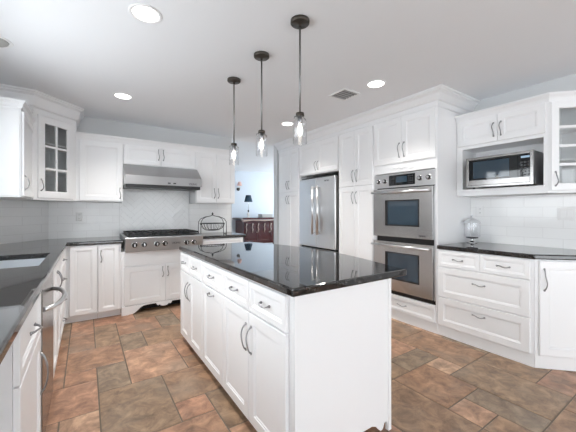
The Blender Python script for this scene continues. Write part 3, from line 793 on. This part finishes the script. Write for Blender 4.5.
# ------------------------------------------------------------------ small things
def plate(label, loc, rot, w_, h_, n, kind):
    t = thing('wall_plate', label, 'outlet' if kind == 'o' else 'light switch', loc, rot)
    MB().rings(-w_ / 2, w_ / 2, -h_ / 2, h_ / 2, [(0, -.0005), (0, -.004), (.004, -.007)]).build('cover', M['plastic_white'], t)
    for k in range(n):
        c = (k - (n - 1) / 2) * .046
        if kind == 'o':
            for zz in (-.022, .022):
                s_ = MB().lathe([(.016, -.0072), (.016, -.0085)], (c, 0, zz), 14, 'y').build('socket', M['plastic_white'], t)
                for q in (-.006, .006): MB().box(c + q - .0012, c + q + .0012, -.0092, -.0087, zz - .005, zz + .005).build('slot', M['dark'], s_)
        else: MB().rings(c - .017, c + .017, -.034, .034, [(0, -.0072), (0, -.009), (.002, -.011)]).build('rocker', M['plastic_white'], t)
plate('white double rocker switch plate on the tile at the right edge', (XR - .0125, .875, 1.235), -PI / 2, .125, .118, 2, 's')
plate('white outlet on the tile behind the glass canister', (XR - .0125, 1.605, 1.262), -PI / 2, .072, .116, 1, 'o')
plate('white outlet on the back tile under the single door wall cabinet', (-.075, YB - .0125, 1.19), 0, .072, .116, 1, 'o')
# glass canister
t = thing('glass_canister', 'footed glass canister with a domed lid on the right counter', 'canister', (3.50, 1.615, CT + .0005))
MB().lathe([(.050, 0), (.050, .006), (.018, .016), (.012, .035), (.020, .045)], n=24).build('foot', M['chrome'], t)
MB().lathe([(.020, .0455), (.055, .052), (.060, .062), (.030, .064)], n=24).build('base_disc', M['letter_dark'], t)
MB().lathe([(.072, .066), (.076, .075), (.077, .215)], n=32, cap=False).build('jar', M['jar'], t)
lid = MB().lathe([(.080, .2155), (.082, .224), (.070, .238), (.030, .262), (.012, .270), (.010, .275)], n=32).build('lid', M['lid'], t)
MB().lathe([(.004, .2755), (.012, .285), (.013, .296), (.004, .306)], n=16).build('finial', M['lid'], lid)
# wire basket
t = thing('wire_fruit_basket', 'black wire basket with arched handle on the counter right of the rangetop', 'basket', (1.565, 4.36, CT + .0005))
hw = .195; fr = MB()
for yy in (-.06, .06):
    pts = [(-hw, yy, .003), (-hw, yy, .12), (-hw + .005, yy, .19), (-hw + .03, yy * .8, .232), (-.10, yy * .4, .262), (-.03, yy * .12, .275), (0, 0, .285), (.03, yy * .12, .275), (.10, yy * .4, .262), (hw - .03, yy * .8, .232), (hw - .005, yy, .19), (hw, yy, .12), (hw, yy, .003)]
    fr.tube(pts, .0045, 6)
for sx in (-1, 1): fr.tube([(sx * hw, -.06, .004), (sx * hw, .06, .004)], .0045, 6)
fr.build('frame', M['iron'], t)
MB().lathe([(.006, .288), (.013, .296), (.014, .310), (.006, .322), (.003, .330)], n=12).build('finial', M['iron'], t)
bw = MB(); rx, ry = .185, .115
ring = lambda f_, z_: [(rx * f_ * math.cos(2 * PI * k / 32), ry * f_ * math.sin(2 * PI * k / 32), z_) for k in range(32)]
bw.tube(ring(1, .165), .005, 6, True); bw.tube(ring(.55, .068), .004, 6, True)
for k in range(20):
    a = 2 * PI * k / 20
    bw.tube([(rx * f_ * math.cos(a), ry * f_ * math.sin(a), z_) for f_, z_ in ((1, .165), (.93, .125), (.78, .090), (.55, .068), (.25, .06))], .0028, 5)
bw.tube(ring(.25, .06), .003, 6, True)
bw.build('bowl', M['iron'], t)

# pendants
PX = 1.16
for lab, py in (('nearest pendant, glass jar lamp on a rod over the front of the island', 1.592), ('middle pendant of the row of three glass jar lamps above the island', 2.11), ('farthest pendant, glass jar lamp hanging nearest the range', 2.65)):
    t = thing('pendant_lamp', lab, 'pendant lamp', (PX, py, CEIL), 0, 'glass jar pendants over the island')
    z = lambda v: v - CEIL
    MB().lathe([(.062, -.0008), (.062, -.020), (.055, -.026), (.010, -.028), (.008, -.045)], n=28).build('canopy', M['bronze'], t)
    MB().tube([(0, 0, -.046), (0, 0, z(1.902))], .0062, 10).build('rod', M['rod'], t)
    cp = MB().lathe([(.010, z(1.9015)), (.026, z(1.900)), (.028, z(1.880)), (.024, z(1.879))], n=20).build('cap', M['bronze'], t)
    MB().lathe([(.0165, z(1.8785)), (.0165, z(1.836)), (.014, z(1.832))], n=16).build('socket', M['pewter'], t)
    MB().lathe([(.0265, z(1.878)), (.028, z(1.862)), (.043, z(1.845)), (.045, z(1.83)), (.045, z(1.70)), (.041, z(1.697))], n=28, cap=False).build('glass_shade', M['jar'], t)
    for sx in (-1, 1): MB().tube([(sx * .028, 0, z(1.872)), (sx * .044, 0, z(1.868)), (sx * .047, 0, z(1.855))], .003, 6).build('clip', M['pewter'], t)
    MB().lathe([(.008, z(1.831)), (.011, z(1.815)), (.017, z(1.79)), (.015, z(1.772)), (.008, z(1.755)), (.003, z(1.750))], n=16).build('bulb', M['bulb'], t)
# recessed lights
def can(lab, x, y, on=True):
    t = thing('recessed_light', lab, 'ceiling light', (x, y, CEIL), 0, 'round recessed lights in the ceiling' )
    MB().lathe([(.098, -.0008), (.098, -.004), (.092, -.007), (.078, -.005), (.076, -.0008)], n=36).build('trim_ring', M['plastic_white'], t)
    if on:
        MB().lathe([(.075, -.001), (.074, -.0045)], n=32).build('lens', M['can_lens'], t)
        l = bpy.data.lights.new('recessed_lamp', 'SPOT'); l.energy = CAN_POWER; l.spot_size = R(115); l.spot_blend = 1; l.shadow_soft_size = .07; l.color = (1, .96, .9)
        o = bpy.data.objects.new('recessed_lamp', l); C.objects.link(o); o.parent = t; o.location = (0, 0, -.02)
    else:
        MB().lathe([(.075, -.001), (.070, -.012), (.05, -.026), (.03, -.03)], (0, 0, 0), 28).build('eyeball', M['greybox'], t)
can('bright recessed light nearest the camera, top left of the photo', .311, 2.08)
can('bright recessed light in front of the glass corner cabinet', .33, 3.70)
can('bright recessed light beside the ceiling vent, above the oven tower', 2.355, 1.97)
can('bright recessed light behind the nearest pendant, above the fridge', 2.38, 3.57)
can('unlit recessed eyeball light at the left edge of the ceiling', -.55, 3.01, False)
# ceiling vent
t = thing('ceiling_vent', 'small louvred ceiling vent left of the oven tower', 'vent', (2.285, 2.335, CEIL), 0)
MB().box(-.10, .10, -.105, .105, -.0015, -.0006).build('backing', M['dark'], t)
v = MB(); ring_box(v, -.118, .118, -.123, .123, -.010, -.0006, .018); v.build('frame', M['plastic_white'], t)
for k in range(5):
    c = -.080 + k * .040
    MB().prism([(c - .009, -.002), (c + .007, -.010), (c + .009, -.009), (c - .007, -.0016)], -.0995, .0995, 'x').build('slat', M['vent_slat'], t)

# ------------------------------------------------------------------ dining room
t = thing('sideboard', 'dark red polished sideboard with glare-whitened carving in the room beyond', 'sideboard', (4.45, 8.2, 0), 0)
MB().box(-.66, .70, -.24, .34, .30, .98).build('body', M['redwood'], t)
MB().prism([(-.76, 1.035), (-.74, 1.06), (-.70, 1.07), (.76, 1.07), (.76, 1.02), (-.70, 1.02)], -.30, .38, 'y').build('top', M['redwood'], t, bevel=.008)
MB().tube([(-.76, -.31, 1.02), (-.70, -.315, .985), (-.4, -.31, 1.0), (0, -.31, .985), (.4, -.31, 1.0), (.74, -.315, .985)], [.035, .028, .016, .022, .016, .03], 8).build('carved_moulding', M['carving'], t)
for a, b in ((-.62, -.20), (-.19, .23), (.24, .66)):
    d = MB().rings(a, b, .34, .93, [(0, -.2405), (0, -.255), (.05, -.255), (.06, -.247), (.09, -.25)]).build('door', M['redwood'], t)
    MB().lathe([(.012, -.256), (.016, -.27), (.006, -.28)], (b - .05, 0, .64), 12, 'y').build('knob', M['carving'], d)
for k, x in enumerate((-.60, -.40, -.21, .0, .22, .45, .66)):
    MB().tube([(x, -.27, .62), (x + .015, -.275, .72), (x - .005, -.28, .80), (x + .02, -.275, .90)], [.006, .016, .010, .018], 8).build('carving', M['carving'], t)  # upright glare streaks shaped as pale strips
for sx in (-.62, .66):
    for sy in (-.20, .30): MB().tube([(sx, sy, .30), (sx * 1.03, sy - .01, .18), (sx * .99, sy, .06), (sx * 1.02, sy, .0)], [.04, .045, .025, .035], 10).build('leg', M['redwood'], t)
t = thing('table_lamp', 'table lamp with a dark navy shade on the red sideboard', 'lamp', (4.03, 8.15, 1.0705))
MB().lathe([(.055, 0), (.055, .015), (.022, .03), (.02, .05), (.04, .085), (.042, .11), (.02, .15), (.012, .16)], n=18).build('base', M['china'], t)
MB().lathe([(.013, .161), (.022, .185), (.020, .215), (.008, .235)], n=14).build('neck', M['iron'], t)
MB().tube([(0, 0, .236), (0, 0, .68)], .004, 6).build('stem', M['chrome'], t)
MB().lathe([(.125, .47), (.075, .67)], n=24, cap=False).build('lamp_shade', M['navy'], t)
t = thing('storage_box', 'flat grey box lying on the red sideboard', 'box', (4.60, 8.12, 1.0705))
MB().box(-.19, .19, -.12, .12, 0, .075).build('box_base', M['greybox'], t, bevel=.004); MB().box(-.193, .193, -.123, .123, .0755, .10).build('lid', M['greybox'], t, bevel=.004)
t = thing('wall_sconce', 'small wall sconce with a pinkish shade beside the doorway', 'sconce', (3.90, 8.598, 2.0))
MB().lathe([(.05, -.001), (.05, -.012), (.02, -.02)], (0, 0, -.06), 16, 'y').build('back_plate', M['bronze'], t)
MB().tube([(0, -.02, -.06), (0, -.08, -.10), (0, -.11, -.06), (0, -.11, -.03)], .008, 8).build('arm', M['bronze'], t)
MB().lathe([(.03, -.029), (.035, -.015)], (0, -.11, 0), 14).build('candle_cup', M['china'], t)
MB().lathe([(.015, -.0145), (.015, .04)], (0, -.11, 0), 12).build('candle', M['china'], t)
MB().lathe([(.075, .045), (.045, .16)], (0, -.11, 0), 18, cap=False).build('shade', M['pink_shade'], t)
